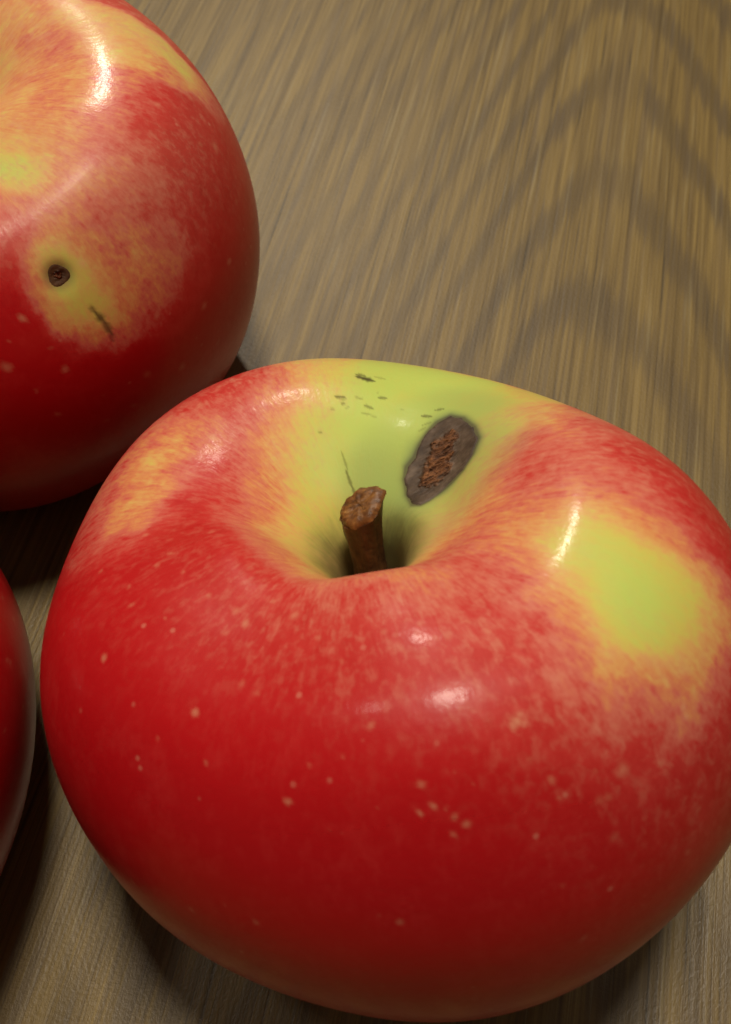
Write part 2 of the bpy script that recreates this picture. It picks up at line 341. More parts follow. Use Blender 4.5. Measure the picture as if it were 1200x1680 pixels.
M_MOTTLE = [[0.13,-0.443,0.635,1.0],[0.012,-0.425,0.629,0.9],[-0.112,-0.354,0.608,0.9],[-0.195,-0.414,0.603,0.85],[0.222,-0.499,0.626,0.9],[0.071,-0.535,0.628,0.7],[-0.068,-0.537,0.608,0.55],[-0.235,-0.309,0.618,0.7],[-0.323,-0.308,0.629,0.5],[0.302,-0.448,0.613,0.9],[0.347,-0.531,0.604,0.95],[0.27,-0.563,0.614,0.8],[0.196,-0.604,0.617,0.7],[0.354,-0.622,0.583,1.0],[0.416,-0.581,0.577,1.0],[0.484,-0.62,0.536,0.9],[0.554,-0.651,0.475,0.8],[0.68,-0.63,0.387,0.7],[0.068,-0.645,0.607,0.5],[-0.281,-0.503,0.595,0.35],[-0.445,-0.363,0.625,0.3],[-0.407,-0.174,0.632,0.6],[-0.263,-0.13,0.61,0.7],[-0.404,0.071,0.575,0.6],[-0.51,-0.094,0.611,0.5],[-0.359,0.188,0.562,0.7],[-0.3,0.282,0.564,0.8],[-0.598,-0.208,0.608,0.4],[-0.669,-0.292,0.572,0.1],[-0.599,-0.524,0.512,0.08],[-0.424,-0.628,0.517,0.05],[-0.202,-0.668,0.55,0.08],[-0.063,-0.748,0.535,0.1],[0.064,-0.76,0.547,0.15],[0.19,-0.739,0.562,0.2],[0.301,-0.761,0.52,0.2],[0.416,-0.757,0.47,0.4],[0.541,-0.734,0.404,0.6],[0.664,-0.717,0.29,0.6],[0.529,-0.796,0.324,0.3],[0.397,-0.86,0.331,0.1],[0.162,-0.882,0.398,0.05],[-0.085,-0.864,0.393,0.03],[-0.37,-0.773,0.384,0.02],[0.135,-0.963,0.174,0.02],[0.586,-0.83,0.13,0.15],[0.504,0.007,0.622,0.95],[0.646,-0.018,0.621,0.95],[0.591,0.1,0.616,0.9],[0.722,-0.091,0.598,0.8],[0.437,0.102,0.599,0.9],[0.407,-0.254,0.596,0.8],[0.342,-0.111,0.568,0.6],[0.609,-0.287,0.596,0.1],[0.65,-0.425,0.544,0.1],[0.697,-0.529,0.459,0.5],[0.489,-0.492,0.578,0.7],[0.016,0.377,0.534,0.0],[0.187,0.537,0.524,0.0],[-0.595,0.184,0.597,0.4],[-0.529,0.438,0.616,0.6],[0.745,-0.643,0.283,0.5],[0.841,-0.13,0.518,0.5],[0.629,-0.633,0.433,0.8],[-0.258,0.502,0.617,1.0],[-0.221,0.479,0.607,1.0],[-0.294,0.455,0.612,1.0],[-0.184,0.506,0.607,0.8],[0.169,-0.466,0.631,1.0],[0.119,-0.525,0.631,0.9]]
M_SPOTS = [[0.368,-0.6921,0.5461,0.0139,0.9],[0.3737,-0.6798,0.5511,0.0089,0.6],[0.3599,-0.7004,0.5441,0.0101,0.8],[0.382,-0.6948,0.5389,0.0076,0.6],[0.1702,-0.8007,0.5115,0.01,0.6],[0.1598,-0.8378,0.4673,0.0076,0.8],[0.1882,-0.8283,0.4762,0.0088,0.75],[0.2283,-0.8402,0.4513,0.0089,0.6],[0.2495,-0.8477,0.4341,0.0089,0.7],[0.2211,-0.8613,0.4212,0.0077,0.5],[0.2133,-0.8308,0.4681,0.0051,0.4],[-0.1121,-0.7974,0.4751,0.0091,0.8],[-0.3208,-0.6137,0.554,0.011,0.8],[0.0789,-0.7038,0.5842,0.0101,0.5],[0.4235,-0.7704,0.4501,0.0103,0.5],[0.4348,-0.7909,0.4166,0.0065,0.35],[0.5332,-0.7672,0.367,0.012,0.35],[0.515,-0.7752,0.3726,0.0106,0.3],[0.5709,-0.7203,0.3934,0.0187,0.4],[0.5376,-0.8091,0.2871,0.0109,0.2],[0.7047,-0.7504,0.0993,0.012,0.3],[0.6102,-0.7376,0.3276,0.0082,0.3],[-0.5631,-0.4527,0.5743,0.0104,0.7],[-0.6342,-0.1819,0.5964,0.008,0.5],[-0.5071,-0.3369,0.6221,0.0075,0.5],[-0.413,-0.3879,0.6217,0.0058,0.4],[-0.2227,-0.4119,0.6041,0.0127,0.6],[-0.1071,-0.4055,0.6087,0.0125,0.6],[-0.5839,-0.7582,0.1111,0.0096,0.35],[-0.4086,-0.8528,0.1459,0.0107,0.4],[-0.2399,-0.908,0.1885,0.0087,0.4],[0.0863,-0.9478,0.2416,0.0095,0.5],[-0.2965,-0.7054,0.4981,0.0068,0.4],[-0.4143,-0.6428,0.5087,0.0056,0.4],[-0.0579,-0.7527,0.5323,0.0064,0.3],[0.4574,-0.9054,0.049,0.0118,0.3],[0.4235,-0.884,0.2408,0.0082,0.2],[0.0157,-0.7498,0.5491,0.0051,0.3],[0.6531,-0.6858,0.3511,0.0097,0.4],[0.7205,-0.5793,0.3951,0.0112,0.6],[0.7248,-0.5911,0.3786,0.0098,0.6],[-0.5356,-0.0715,0.6065,0.0097,0.6],[-0.4682,-0.2164,0.6308,0.0107,0.5],[-0.4396,-0.1776,0.6287,0.0093,0.5],[-0.5275,-0.2758,0.624,0.0076,0.4],[-0.3903,-0.2554,0.6358,0.0075,0.4],[-0.3499,-0.1057,0.6205,0.0094,0.4],[-0.044,-0.4835,0.6148,0.0081,0.4],[-0.3173,-0.3332,0.6244,0.0087,0.4],[-0.2463,-0.3764,0.6101,0.0114,0.5],[-0.1633,-0.3534,0.6072,0.0085,0.5],[-0.2643,-0.4364,0.6053,0.0098,0.4],[-0.1758,-0.5972,0.5823,0.008,0.3],[0.1063,-0.5,0.6325,0.0092,0.4],[0.2411,-0.5217,0.6226,0.0104,0.4],[0.2811,-0.4791,0.6177,0.0079,0.5],[0.1838,-0.4837,0.6303,0.0092,0.4],[0.3255,-0.5051,0.6095,0.0092,0.45],[0.0156,-0.5601,0.6183,0.0078,0.35],[-0.2113,-0.5682,0.5849,0.0095,0.3],[0.6075,-0.7664,0.2789,0.0083,0.2],[0.3848,-0.7487,0.4957,0.0064,0.25],[-0.4248,0.3271,0.6038,0.0179,0.5],[-0.4795,0.4762,0.6208,0.0168,0.5],[0.2362,-0.7823,0.519,0.005,0.2],[0.2709,-0.7956,0.4954,0.005,0.2],[0.0755,-0.8291,0.4797,0.0038,0.2],[-0.0295,-0.8459,0.4391,0.0039,0.15],[0.5132,-0.7383,0.4223,0.0066,0.3],[0.7349,-0.6998,0.1879,0.0088,0.25]]
M_SPECKS = [[-0.0207,0.5923,0.5786,0.0361,0.5744,0.5621,0.0103,1.0],[-0.0211,0.6029,0.5781,0.0084,0.5998,0.5695,0.0075,0.7],[0.0336,0.6014,0.5616,0.0667,0.5949,0.5516,0.0047,0.35],[-0.0789,0.4869,0.5832,-0.0478,0.4871,0.5767,0.0055,0.75],[0.0487,0.497,0.5549,0.0733,0.4965,0.5485,0.0055,0.7],[-0.0102,0.4849,0.5677,0.0068,0.4882,0.5642,0.0036,0.4],[0.0065,0.4623,0.5593,0.0344,0.4475,0.5501,0.0054,0.6],[-0.0615,0.4611,0.5738,-0.0452,0.461,0.5704,0.0045,0.6],[-0.003,0.4327,0.5548,0.0296,0.423,0.5457,0.0036,0.4],[0.1728,0.4193,0.5263,0.2024,0.4076,0.5271,0.0054,0.75],[0.2128,0.4363,0.5277,0.2429,0.4346,0.5296,0.0054,0.65],[-0.0206,0.491,0.5713,-0.0068,0.4898,0.5678,0.0036,0.4],[0.1127,0.452,0.5348,0.1219,0.4485,0.5329,0.0036,0.25],[-0.0468,0.4456,0.5671,-0.0346,0.4503,0.5658,0.0036,0.3],[0.0266,0.4235,0.5464,0.0436,0.4151,0.541,0.0036,0.3],[-0.1267,0.3639,0.552,-0.1146,0.3613,0.5484,0.0036,0.5],[-0.0643,0.482,0.5791,-0.0438,0.4818,0.5747,0.0091,0.35],[-0.0902,0.4392,0.5735,-0.0776,0.44,0.5714,0.0054,0.3],[0.0436,0.5194,0.5587,0.0508,0.5179,0.5565,0.0037,0.3],[0.1704,0.3757,0.5232,0.2038,0.3833,0.5268,0.0035,0.4],[0.1606,0.3541,0.5197,0.1852,0.3667,0.5239,0.0035,0.35],[-0.061,0.308,0.5113,-0.0454,0.2574,0.4781,0.0032,0.4],[-0.0517,0.2613,0.4813,-0.0357,0.2111,0.4484,0.0042,0.6],[-0.0371,0.2194,0.4539,-0.0268,0.1909,0.4339,0.0038,0.6]]
M_SCAR = [[0.257,0.393,0.535],[0.295,0.362,0.545],[0.326,0.298,0.558],[0.336,0.237,0.563],[0.312,0.186,0.552],[0.28,0.149,0.532],[0.243,0.131,0.505],[0.197,0.113,0.477],[0.16,0.085,0.472],[0.134,0.099,0.462],[0.114,0.16,0.452],[0.108,0.213,0.465],[0.116,0.25,0.483],[0.14,0.273,0.498],[0.16,0.312,0.512],[0.186,0.349,0.523],[0.216,0.381,0.528]]
M_GREY = [[0.074,0.108,0.411,0.9],[0.113,0.068,0.444,0.8],[0.114,0.023,0.413,0.9],[0.06,0.215,0.455,0.6],[0.094,0.124,0.438,0.85],[0.149,0.05,0.473,0.6],[0.179,0.047,0.482,0.45],[0.363,0.256,0.57,0.5],[0.357,0.203,0.57,0.5],[0.062,0.063,0.339,0.9],[0.335,0.178,0.561,0.45],[0.079,0.26,0.48,0.4],[0.087,0.207,0.456,0.6],[0.102,0.005,0.368,0.7],[0.217,0.077,0.484,0.4],[0.26,0.099,0.51,0.4],[0.305,0.128,0.542,0.4],[0.317,0.395,0.545,0.4],[0.262,0.446,0.53,0.35],[0.363,0.322,0.564,0.4],[0.172,0.386,0.524,0.2],[0.116,0.307,0.504,0.3],[-0.089,0.037,0.311,0.5],[0.429,0.285,0.579,0.15],[0.038,0.157,0.418,0.5]]
B_BLUSH = [[0.429,0.345,0.681,0.35],[0.544,0.319,0.658,0.3],[0.632,0.33,0.621,0.25],[0.721,0.309,0.563,0.25],[0.793,0.264,0.499,0.22],[0.841,0.254,0.432,0.4],[0.867,0.235,0.394,0.7],[0.767,0.186,0.557,0.6],[0.685,0.186,0.617,0.35],[0.614,0.19,0.645,0.3],[0.533,0.228,0.662,0.38],[0.349,0.31,0.678,0.5],[0.265,0.349,0.676,0.4],[0.222,0.28,0.644,0.4],[0.338,0.201,0.652,0.62],[0.42,0.208,0.665,0.62],[0.32,0.111,0.635,0.55],[0.493,0.09,0.663,0.5],[0.449,-0.05,0.672,0.5],[0.565,-0.055,0.669,0.5],[0.679,0.057,0.634,0.6],[0.731,0.031,0.609,0.85],[0.812,0.028,0.536,0.92],[0.873,0.067,0.441,0.95],[0.658,-0.088,0.649,0.7],[0.627,-0.17,0.655,0.7],[0.724,-0.128,0.613,0.88],[0.524,-0.207,0.673,0.5],[0.407,-0.155,0.676,0.45],[0.304,-0.13,0.662,0.42],[0.341,-0.241,0.668,0.3],[0.436,-0.256,0.675,0.4],[0.308,-0.306,0.662,0.02],[0.37,-0.328,0.667,0.05],[0.356,-0.379,0.663,0.1],[0.418,-0.351,0.663,0.28],[0.342,-0.425,0.659,0.6],[0.433,-0.442,0.645,0.62],[0.479,-0.38,0.652,0.6],[0.513,-0.296,0.663,0.6],[0.577,-0.247,0.659,0.75],[0.566,-0.37,0.633,0.6],[0.649,-0.289,0.624,0.65],[0.729,-0.231,0.587,0.78],[0.804,-0.153,0.53,0.95],[0.878,-0.08,0.429,0.97],[0.934,-0.033,0.295,0.97],[0.958,-0.087,0.169,1.0],[0.89,-0.196,0.347,0.97],[0.816,-0.265,0.459,0.88],[0.739,-0.323,0.532,0.75],[0.658,-0.386,0.572,0.7],[0.596,-0.426,0.593,0.75],[0.531,-0.458,0.609,0.65],[0.464,-0.508,0.613,0.6],[0.399,-0.518,0.631,0.85],[0.346,-0.506,0.646,0.75],[0.367,-0.578,0.618,0.97],[0.41,-0.582,0.598,0.7],[0.33,-0.631,0.607,1.0],[0.391,-0.646,0.565,0.97],[0.436,-0.592,0.579,0.3],[0.422,-0.636,0.553,0.45],[0.449,-0.6,0.565,0.15],[0.476,-0.567,0.572,0.25],[0.502,-0.582,0.543,0.12],[0.547,-0.566,0.52,0.22],[0.542,-0.53,0.557,0.6],[0.586,-0.513,0.536,0.66],[0.652,-0.46,0.52,0.62],[0.628,-0.52,0.485,0.52],[0.693,-0.475,0.452,0.55],[0.74,-0.434,0.426,0.68],[0.802,-0.384,0.368,0.75],[0.852,-0.31,0.338,0.9],[0.907,-0.26,0.215,1.0],[0.701,-0.502,0.403,0.5],[0.746,-0.474,0.36,0.62],[0.771,-0.474,0.298,0.75],[0.737,-0.52,0.296,0.68],[0.7,-0.555,0.315,0.6],[0.647,-0.559,0.409,0.48],[0.591,-0.571,0.468,0.4],[0.536,-0.621,0.469,0.2],[0.475,-0.654,0.49,0.1],[0.442,-0.666,0.508,0.3],[0.422,-0.696,0.491,0.7],[0.467,-0.693,0.45,0.3],[0.474,-0.713,0.413,0.5],[0.506,-0.687,0.413,0.15],[0.552,-0.668,0.38,0.2],[0.521,-0.707,0.355,0.5],[0.494,-0.732,0.35,0.95],[0.581,-0.663,0.341,0.3],[0.571,-0.69,0.3,0.75],[0.635,-0.613,0.338,0.48],[0.658,-0.618,0.271,0.65],[0.685,-0.6,0.246,0.85],[0.757,-0.526,0.212,0.9],[0.819,-0.428,0.241,0.92],[0.852,-0.415,0.088,1.0],[0.9,-0.328,0.033,1.0],[0.393,-0.753,0.443,1.0],[0.349,-0.716,0.528,1.0],[0.3,-0.791,0.475,1.0],[0.411,-0.785,0.366,1.0],[0.522,-0.752,0.243,1.0],[0.648,-0.662,0.16,1.0],[0.774,-0.538,0.01,1.0],[0.381,-0.873,0.144,1.0],[0.56,-0.759,-0.059,1.0],[0.263,-0.916,0.232,1.0],[0.28,-0.926,-0.175,1.0],[0.702,-0.615,-0.141,1.0],[0.47,-0.8,-0.24,1.0],[0.0,0.0,0.2,0.2],[0.0,0.0,0.2,0.2],[-0.0,0.0,0.2,0.2],[-0.0,0.0,0.2,0.2],[-0.0,-0.0,0.2,0.2],[0.0,-0.0,0.2,0.2],[0.0,-0.0,0.2,0.2],[0.08,0.0,0.33,0.22],[0.043,0.067,0.33,0.22],[-0.033,0.073,0.33,0.22],[-0.079,0.011,0.33,0.22],[-0.052,-0.061,0.33,0.22],[0.023,-0.077,0.33,0.22],[0.077,-0.022,0.33,0.22],[0.16,0.0,0.46,0.28],[0.086,0.135,0.46,0.28],[-0.067,0.145,0.46,0.28],[-0.158,0.023,0.46,0.28],[-0.105,-0.121,0.46,0.28],[0.045,-0.153,0.46,0.28],[0.154,-0.045,0.46,0.28],[0.24,0.0,0.55,0.32],[0.216,0.104,0.55,0.32],[0.149,0.188,0.55,0.32],[0.053,0.234,0.55,0.32],[-0.055,0.234,0.55,0.32],[-0.151,0.187,0.55,0.32],[-0.217,0.103,0.55,0.32],[-0.24,-0.002,0.55,0.32],[-0.215,-0.106,0.55,0.32],[-0.148,-0.189,0.55,0.32],[-0.051,-0.235,0.55,0.32],[0.056,-0.233,0.55,0.32],[0.152,-0.185,0.55,0.32],[0.218,-0.101,0.55,0.32],[0.32,0.0,0.6,0.4],[0.288,0.139,0.6,0.4],[0.199,0.251,0.6,0.4],[0.07,0.312,0.6,0.4],[-0.073,0.312,0.6,0.4],[-0.201,0.249,0.6,0.4],[-0.289,0.137,0.6,0.4],[-0.32,-0.003,0.6,0.4],[-0.287,-0.142,0.6,0.4],[-0.197,-0.252,0.6,0.4],[-0.067,-0.313,0.6,0.4],[0.075,-0.311,0.6,0.4],[0.203,-0.247,0.6,0.4],[0.29,-0.134,0.6,0.4]]
B_MOTTLE = [[0.468,-0.02,0.67,1.0],[0.651,-0.009,0.648,0.9],[0.819,-0.075,0.526,0.8],[0.666,-0.302,0.609,1.0],[0.497,-0.335,0.658,1.0],[0.317,0.163,0.64,1.0],[0.718,0.184,0.598,0.8],[0.498,-0.468,0.618,0.9],[0.652,-0.46,0.52,0.6],[0.81,-0.314,0.43,0.5],[0.923,-0.23,0.182,0.2],[0.638,-0.551,0.433,0.2],[0.482,-0.617,0.525,0.05],[0.394,-0.705,0.505,0.05],[0.579,-0.72,0.186,0.05],[0.366,-0.888,0.096,0.0],[0.753,-0.555,0.108,0.1],[0.284,-0.124,0.657,1.0],[0.329,-0.488,0.652,0.9],[0.933,-0.059,0.291,0.45],[0.742,-0.207,0.583,1.0],[0.53,0.258,0.662,1.0],[0.332,0.267,0.667,1.0],[0.61,0.358,0.626,1.0],[0.577,-0.201,0.665,1.0],[0.821,-0.193,0.491,0.7],[0.621,0.026,0.654,0.0],[0.621,0.039,0.653,0.0],[0.632,0.013,0.652,0.0],[0.611,0.009,0.657,0.0],[0.433,-0.442,0.645,1.0],[0.482,-0.399,0.647,1.0],[0.379,-0.485,0.644,1.0]]
B_SPOTS = [[0.3676,-0.7406,0.4843,0.0139,0.8],[0.2948,-0.8465,0.3854,0.0181,0.8],[0.4388,-0.7982,0.2898,0.0143,0.7],[0.6361,-0.6869,0.0798,0.0172,0.5],[0.7287,-0.5943,-0.0224,0.0155,0.6],[0.3753,-0.8757,0.1499,0.0126,0.6],[0.9129,-0.2756,0.1436,0.0156,0.6],[0.8283,-0.4479,0.1263,0.0153,0.6],[0.7051,-0.5751,0.2522,0.0167,0.6],[0.543,-0.5702,0.5193,0.0199,0.5],[0.8982,0.0063,0.3957,0.0179,0.5],[0.8631,-0.0483,0.4609,0.0153,0.4],[0.6713,-0.4195,0.5352,0.0182,0.4],[0.4189,-0.7748,0.3754,0.008,0.3],[0.5703,-0.7514,-0.0114,0.0131,0.3],[0.3477,-0.8605,0.2769,0.0082,0.3],[0.4868,-0.8167,0.0047,0.0109,0.3],[0.4448,-0.7345,0.4131,0.008,0.4],[0.8363,-0.4447,-0.0948,0.0138,0.25],[0.8302,0.1226,0.4974,0.0158,0.5],[0.5092,-0.7901,0.122,0.0085,0.25],[0.321,-0.7945,0.4508,0.006,0.4],[0.6137,-0.6444,-0.3449,0.0119,0.2],[0.9464,-0.0861,0.2282,0.0114,0.3],[0.8162,-0.2341,0.4778,0.0126,0.3],[0.7038,-0.1547,0.6229,0.0126,0.3],[0.7519,-0.0105,0.5972,0.013,0.3]]
B_SPECKS = [[0.5377,-0.65,0.4276,0.5581,-0.6651,0.375,0.006,0.7],[0.5526,-0.6586,0.3944,0.5714,-0.6714,0.3404,0.0091,0.9],[0.5665,-0.6657,0.3603,0.5802,-0.6818,0.3,0.0102,0.85],[0.576,-0.6768,0.3203,0.5795,-0.6906,0.2794,0.0061,0.6]]
B_HOLE = [0.4779,-0.6206,0.5253,0.0377,1]
M_PIT = [0.217,0.2155,0.5132]
L_SPOTS = [[0.8997,0.4865,0.102,0.012,0.4],[0.926,0.3297,0.1824,0.0096,0.4],[0.9321,0.3246,0.1581,0.0096,0.4],[0.9566,0.2314,0.0499,0.0079,0.3],[0.9472,0.1264,0.1681,0.0094,0.3],[0.8706,0.5356,0.1598,0.0099,0.4]]


# ---------------------------------------------------------------- table
def new_mesh(name, verts, faces, mat, parent=None, smooth=True):
    me = bpy.data.meshes.new(name)
    me.from_pydata([tuple(map(float, q)) for q in verts], [], faces)
    me.update()
    if smooth:
        me.polygons.foreach_set('use_smooth', [True] * len(me.polygons))
    me.materials.append(mat)
    o = bpy.data.objects.new(name, me)
    COL.objects.link(o)
    o.parent = parent
    return o

def table():
    x0, x1, y0, y1, t, c = -.45, .45, -.30, .50, .026, .003
    vs_ = []
    for (z, i) in ((0, c), (-c * .3, c * .3), (-c, 0), (-t, 0)):
        vs_ += [(x0 + i, y0 + i, z), (x1 - i, y0 + i, z), (x1 - i, y1 - i, z), (x0 + i, y1 - i, z)]
    f = [(0, 1, 2, 3), (15, 14, 13, 12)]
    for r in range(3):
        for j in range(4):
            a, b = r * 4 + j, r * 4 + (j + 1) % 4
            f.append((a, a + 4, b + 4, b))
    o = new_mesh('table_top', vs_, f, wood_material(), smooth=False)
    o['kind'] = 'structure'
    o['label'] = 'brown wood-grain table top under the apples'
    return o
table()

# ---------------------------------------------------------------- apples
RAD = 0.04
def field(V, pts, sigma, prior, eps):
    pts = np.array(pts, dtype=np.float32)
    V = V.astype(np.float32)
    num = np.full(len(V), prior * eps, np.float32)
    den = np.full(len(V), eps, np.float32)
    for x, y, z, a in pts:
        d2 = (V[:, 0] - x) ** 2 + (V[:, 1] - y) ** 2 + (V[:, 2] - z) ** 2
        w = np.exp(-d2 / (2 * sigma * sigma))
        num += w * a
        den += w
    return num / den

def spots(V, pts, soft=.6):
    out = np.zeros(len(V), np.float32)
    rng = np.random.default_rng(5)
    for x, y, z, r, a in pts:
        d = V - np.array((x, y, z))
        near = np.abs(d).max(1) < r * 3
        dn = d[near]
        ax = rng.normal(size=3); ax /= np.linalg.norm(ax)
        q = np.sqrt((dn ** 2).sum(1) + 0.9 * (dn @ ax) ** 2)
        wob = 1 + .25 * np.sin(dn[:, 0] * 9 / r * .3 + x * 40) * np.sin(dn[:, 2] * 7 / r * .3 + y * 50)
        val = a * np.clip(1.25 - q / (r * wob) * soft * 1.6, 0, 1)
        out[near] = np.maximum(out[near], val)
    return out

def segs(V, pts):
    out = np.zeros(len(V), np.float32)
    for p in pts:
        a, b, w, am = np.array(p[:3]), np.array(p[3:6]), p[6], p[7]
        L = np.linalg.norm(b - a) + 1e-9
        near = np.linalg.norm(V - (a + b) / 2, axis=1) < L + w * 4
        q = V[near]
        t = np.clip((q - a) @ (b - a) / L ** 2, 0, 1)
        d = np.linalg.norm(q - (a + t[:, None] * (b - a)), axis=1)
        ww = w * (1.0 - .75 * np.abs(2 * t - 1) ** 2) * (1 + .35 * np.sin(t * 17 + L * 900) * np.sin(t * 7.0))
        val = am * np.clip(1.35 - d / (ww + 1e-6) * .8, 0, 1)
        out[near] = np.maximum(out[near], val)
    return out

def grid_faces(nu, nv):
    i = np.arange(nu)[:, None]
    j = np.arange(nv - 1)[None, :]
    i2 = (i + 1) % nu
    f = np.stack([i * nv + j, i * nv + j + 1, i2 * nv + j + 1, i2 * nv + j], -1)
    return f.reshape(-1, 4)

def fast_mesh(name, V, F, mat, parent, attrs=None, vec=None):
    me = bpy.data.meshes.new(name)
    me.vertices.add(len(V))
    me.vertices.foreach_set('co', np.ascontiguousarray(V, np.float32).ravel())
    me.loops.add(F.size)
    me.loops.foreach_set('vertex_index', np.ascontiguousarray(F, np.int32).ravel())
    me.polygons.add(len(F))
    me.polygons.foreach_set('loop_start', np.arange(0, F.size, 4, dtype=np.int32))
    me.polygons.foreach_set('use_smooth', np.ones(len(F), bool))
    me.update(calc_edges=True)
    for k_, a in (attrs or {}).items():
        at = me.attributes.new(k_, 'FLOAT', 'POINT')
        at.data.foreach_set('value', np.ascontiguousarray(a, np.float32))
    for k_, a in (vec or {}).items():
        at = me.attributes.new(k_, 'FLOAT_VECTOR', 'POINT')
        at.data.foreach_set('vector', np.ascontiguousarray(a, np.float32).ravel())
    me.materials.append(mat)
    o = bpy.data.objects.new(name, me)
    COL.objects.link(o)
    o.parent = parent
    return o

def wobble(V, seed, amp):
    rng = np.random.default_rng(seed)
    out = np.zeros(len(V))
    for f in (3, 5, 8, 13):
        for _ in range(3):
            d = rng.normal(size=3); d /= np.linalg.norm(d)
            out += np.sin(V @ d * f + rng.random() * 6.28) / f
    return amp * out

def grid_normals(G):
    du = np.roll(G, -1, 0) - np.roll(G, 1, 0)
    dv = np.gradient(G, axis=1)
    n = np.cross(dv, du)
    return n / (np.linalg.norm(n, axis=-1, keepdims=True) + 1e-12)

def smoothstep(x, a, b):
    t = np.clip((x - a) / (b - a), 0, 1)
    return t * t * (3 - 2 * t)

def poly_sd(q, poly):
    d = np.full(len(q), 1e9); inside = np.zeros(len(q), bool)
    n = len(poly)
    for i in range(n):
        a, c = poly[i], poly[(i + 1) % n]
        e = c - a
        w = q - a
        t = np.clip(w @ e / (e @ e), 0, 1)
        d = np.minimum(d, np.linalg.norm(w - t[:, None] * e, axis=1))
        cond = ((a[1] > q[:, 1]) != (c[1] > q[:, 1]))
        xx = a[0] + (q[:, 1] - a[1]) * e[0] / (e[1] if abs(e[1]) > 1e-12 else 1e-12)
        inside ^= cond & (q[:, 0] < xx)
    return np.where(inside, d, -d)

def make_apple(P, label, seed, nu, nv, blush, mottle, spot, speck, grey, prior, sigma=.045, pits=(), lump=.0038, form=(), halo=None, lobe=(.01, .3), **skin_kw):
    X, Y, S, b, t, ro, ea, ep, la, lp, ta, tp, va, vd = P
    G = apple(nu, nv, b=b, lobe=lobe[0], lp=lobe[1], egg=(ea, ep), ell=(la, lp), tri=(ta, tp), valley=[(va, .45, vd, .6, .35)] + list(form))
    Vu = G.reshape(-1, 3)
    M = rot(-t, ro, 0)
    dz = -((Vu @ M.T) * RAD * S)[:, 2].min()
    root = bpy.data.objects.new('apple', None)
    COL.objects.link(root)
    root.empty_display_size = .01
    mw = Matrix([list(map(float, r)) for r in M]).to_4x4()
    mw.translation = (X, Y, dz)
    root.matrix_world = mw
    root['label'] = label
    root['category'] = 'apple'
    root['group'] = 'red apples on the table'
    N = grid_normals(G).reshape(-1, 3)
    ph = np.repeat(np.arange(nu) * 2 * math.pi / nu, nv)
    s = np.tile(np.linspace(0, 1, nv), nu)
    at = dict(
        blush=np.clip(field(Vu, blush, sigma, prior, .004), 0, 1) if blush else np.full(len(Vu), prior),
        mottle=field(Vu, mottle, .10, .12, .01) if mottle else np.full(len(Vu), .12),
        spot=spots(Vu, spot), speck=segs(Vu, speck) if speck else np.zeros(len(Vu)),
        grey=np.clip(field(Vu, grey, .05, 0, .12), 0, 1) if grey else np.zeros(len(Vu)))
    if halo is not None:
        O = np.array(halo, float)
        c = O.mean(0)
        e1, e2, nn = np.linalg.svd(O - c)[2]
        nr = np.where(np.linalg.norm(Vu - c, axis=1) < .32)[0]
        sd = poly_sd(np.stack([(Vu[nr] - c) @ e1, (Vu[nr] - c) @ e2], 1), np.stack([(O - c) @ e1, (O - c) @ e2], 1))
        st = .70 * np.exp(np.minimum(sd, 0) / .050) + .35 * np.exp(np.minimum(sd, 0) / .014)
        at['grey'][nr] = np.clip(np.maximum(at['grey'][nr], st * (.75 + .25 * np.sin(Vu[nr] @ np.array((31., 17., 23.))))), 0, 1)
    at['stain'] = np.zeros(len(Vu))
    if halo is not None:
        at['stain'][nr] = np.clip(np.exp(np.minimum(sd, 0) / .007) * .85, 0, 1)
    for (cx, cy, cz, r_, dep) in pits:
        if halo is None:
            at['stain'] = np.maximum(at['stain'], np.exp(-(np.linalg.norm(Vu - np.array((cx, cy, cz)), axis=1) / (r_ * 1.25)) ** 4) * .75)
    mer = np.stack([np.cos(ph), np.sin(ph), s], 1)
    k = np.clip(np.hypot(Vu[:, 0], Vu[:, 1]) / .15, 0, 1)
    Vd = Vu + N * (wobble(Vu, seed, lump) * k  - at['speck'] * .0006)[:, None]
    for (cx, cy, cz, r_, dep) in pits:
        Vd = Vd - N * (dep * np.exp(-(np.linalg.norm(Vu - np.array((cx, cy, cz)), axis=1) / r_) ** 2))[:, None]
    skin = fast_mesh('skin', Vd * RAD * S, grid_faces(nu, nv), skin_material('apple_skin_%d' % seed, seed, **skin_kw), root, at, dict(meridian=mer))
    return root, G, Vd.reshape(nu, nv, 3), N.reshape(nu, nv, 3), RAD * S

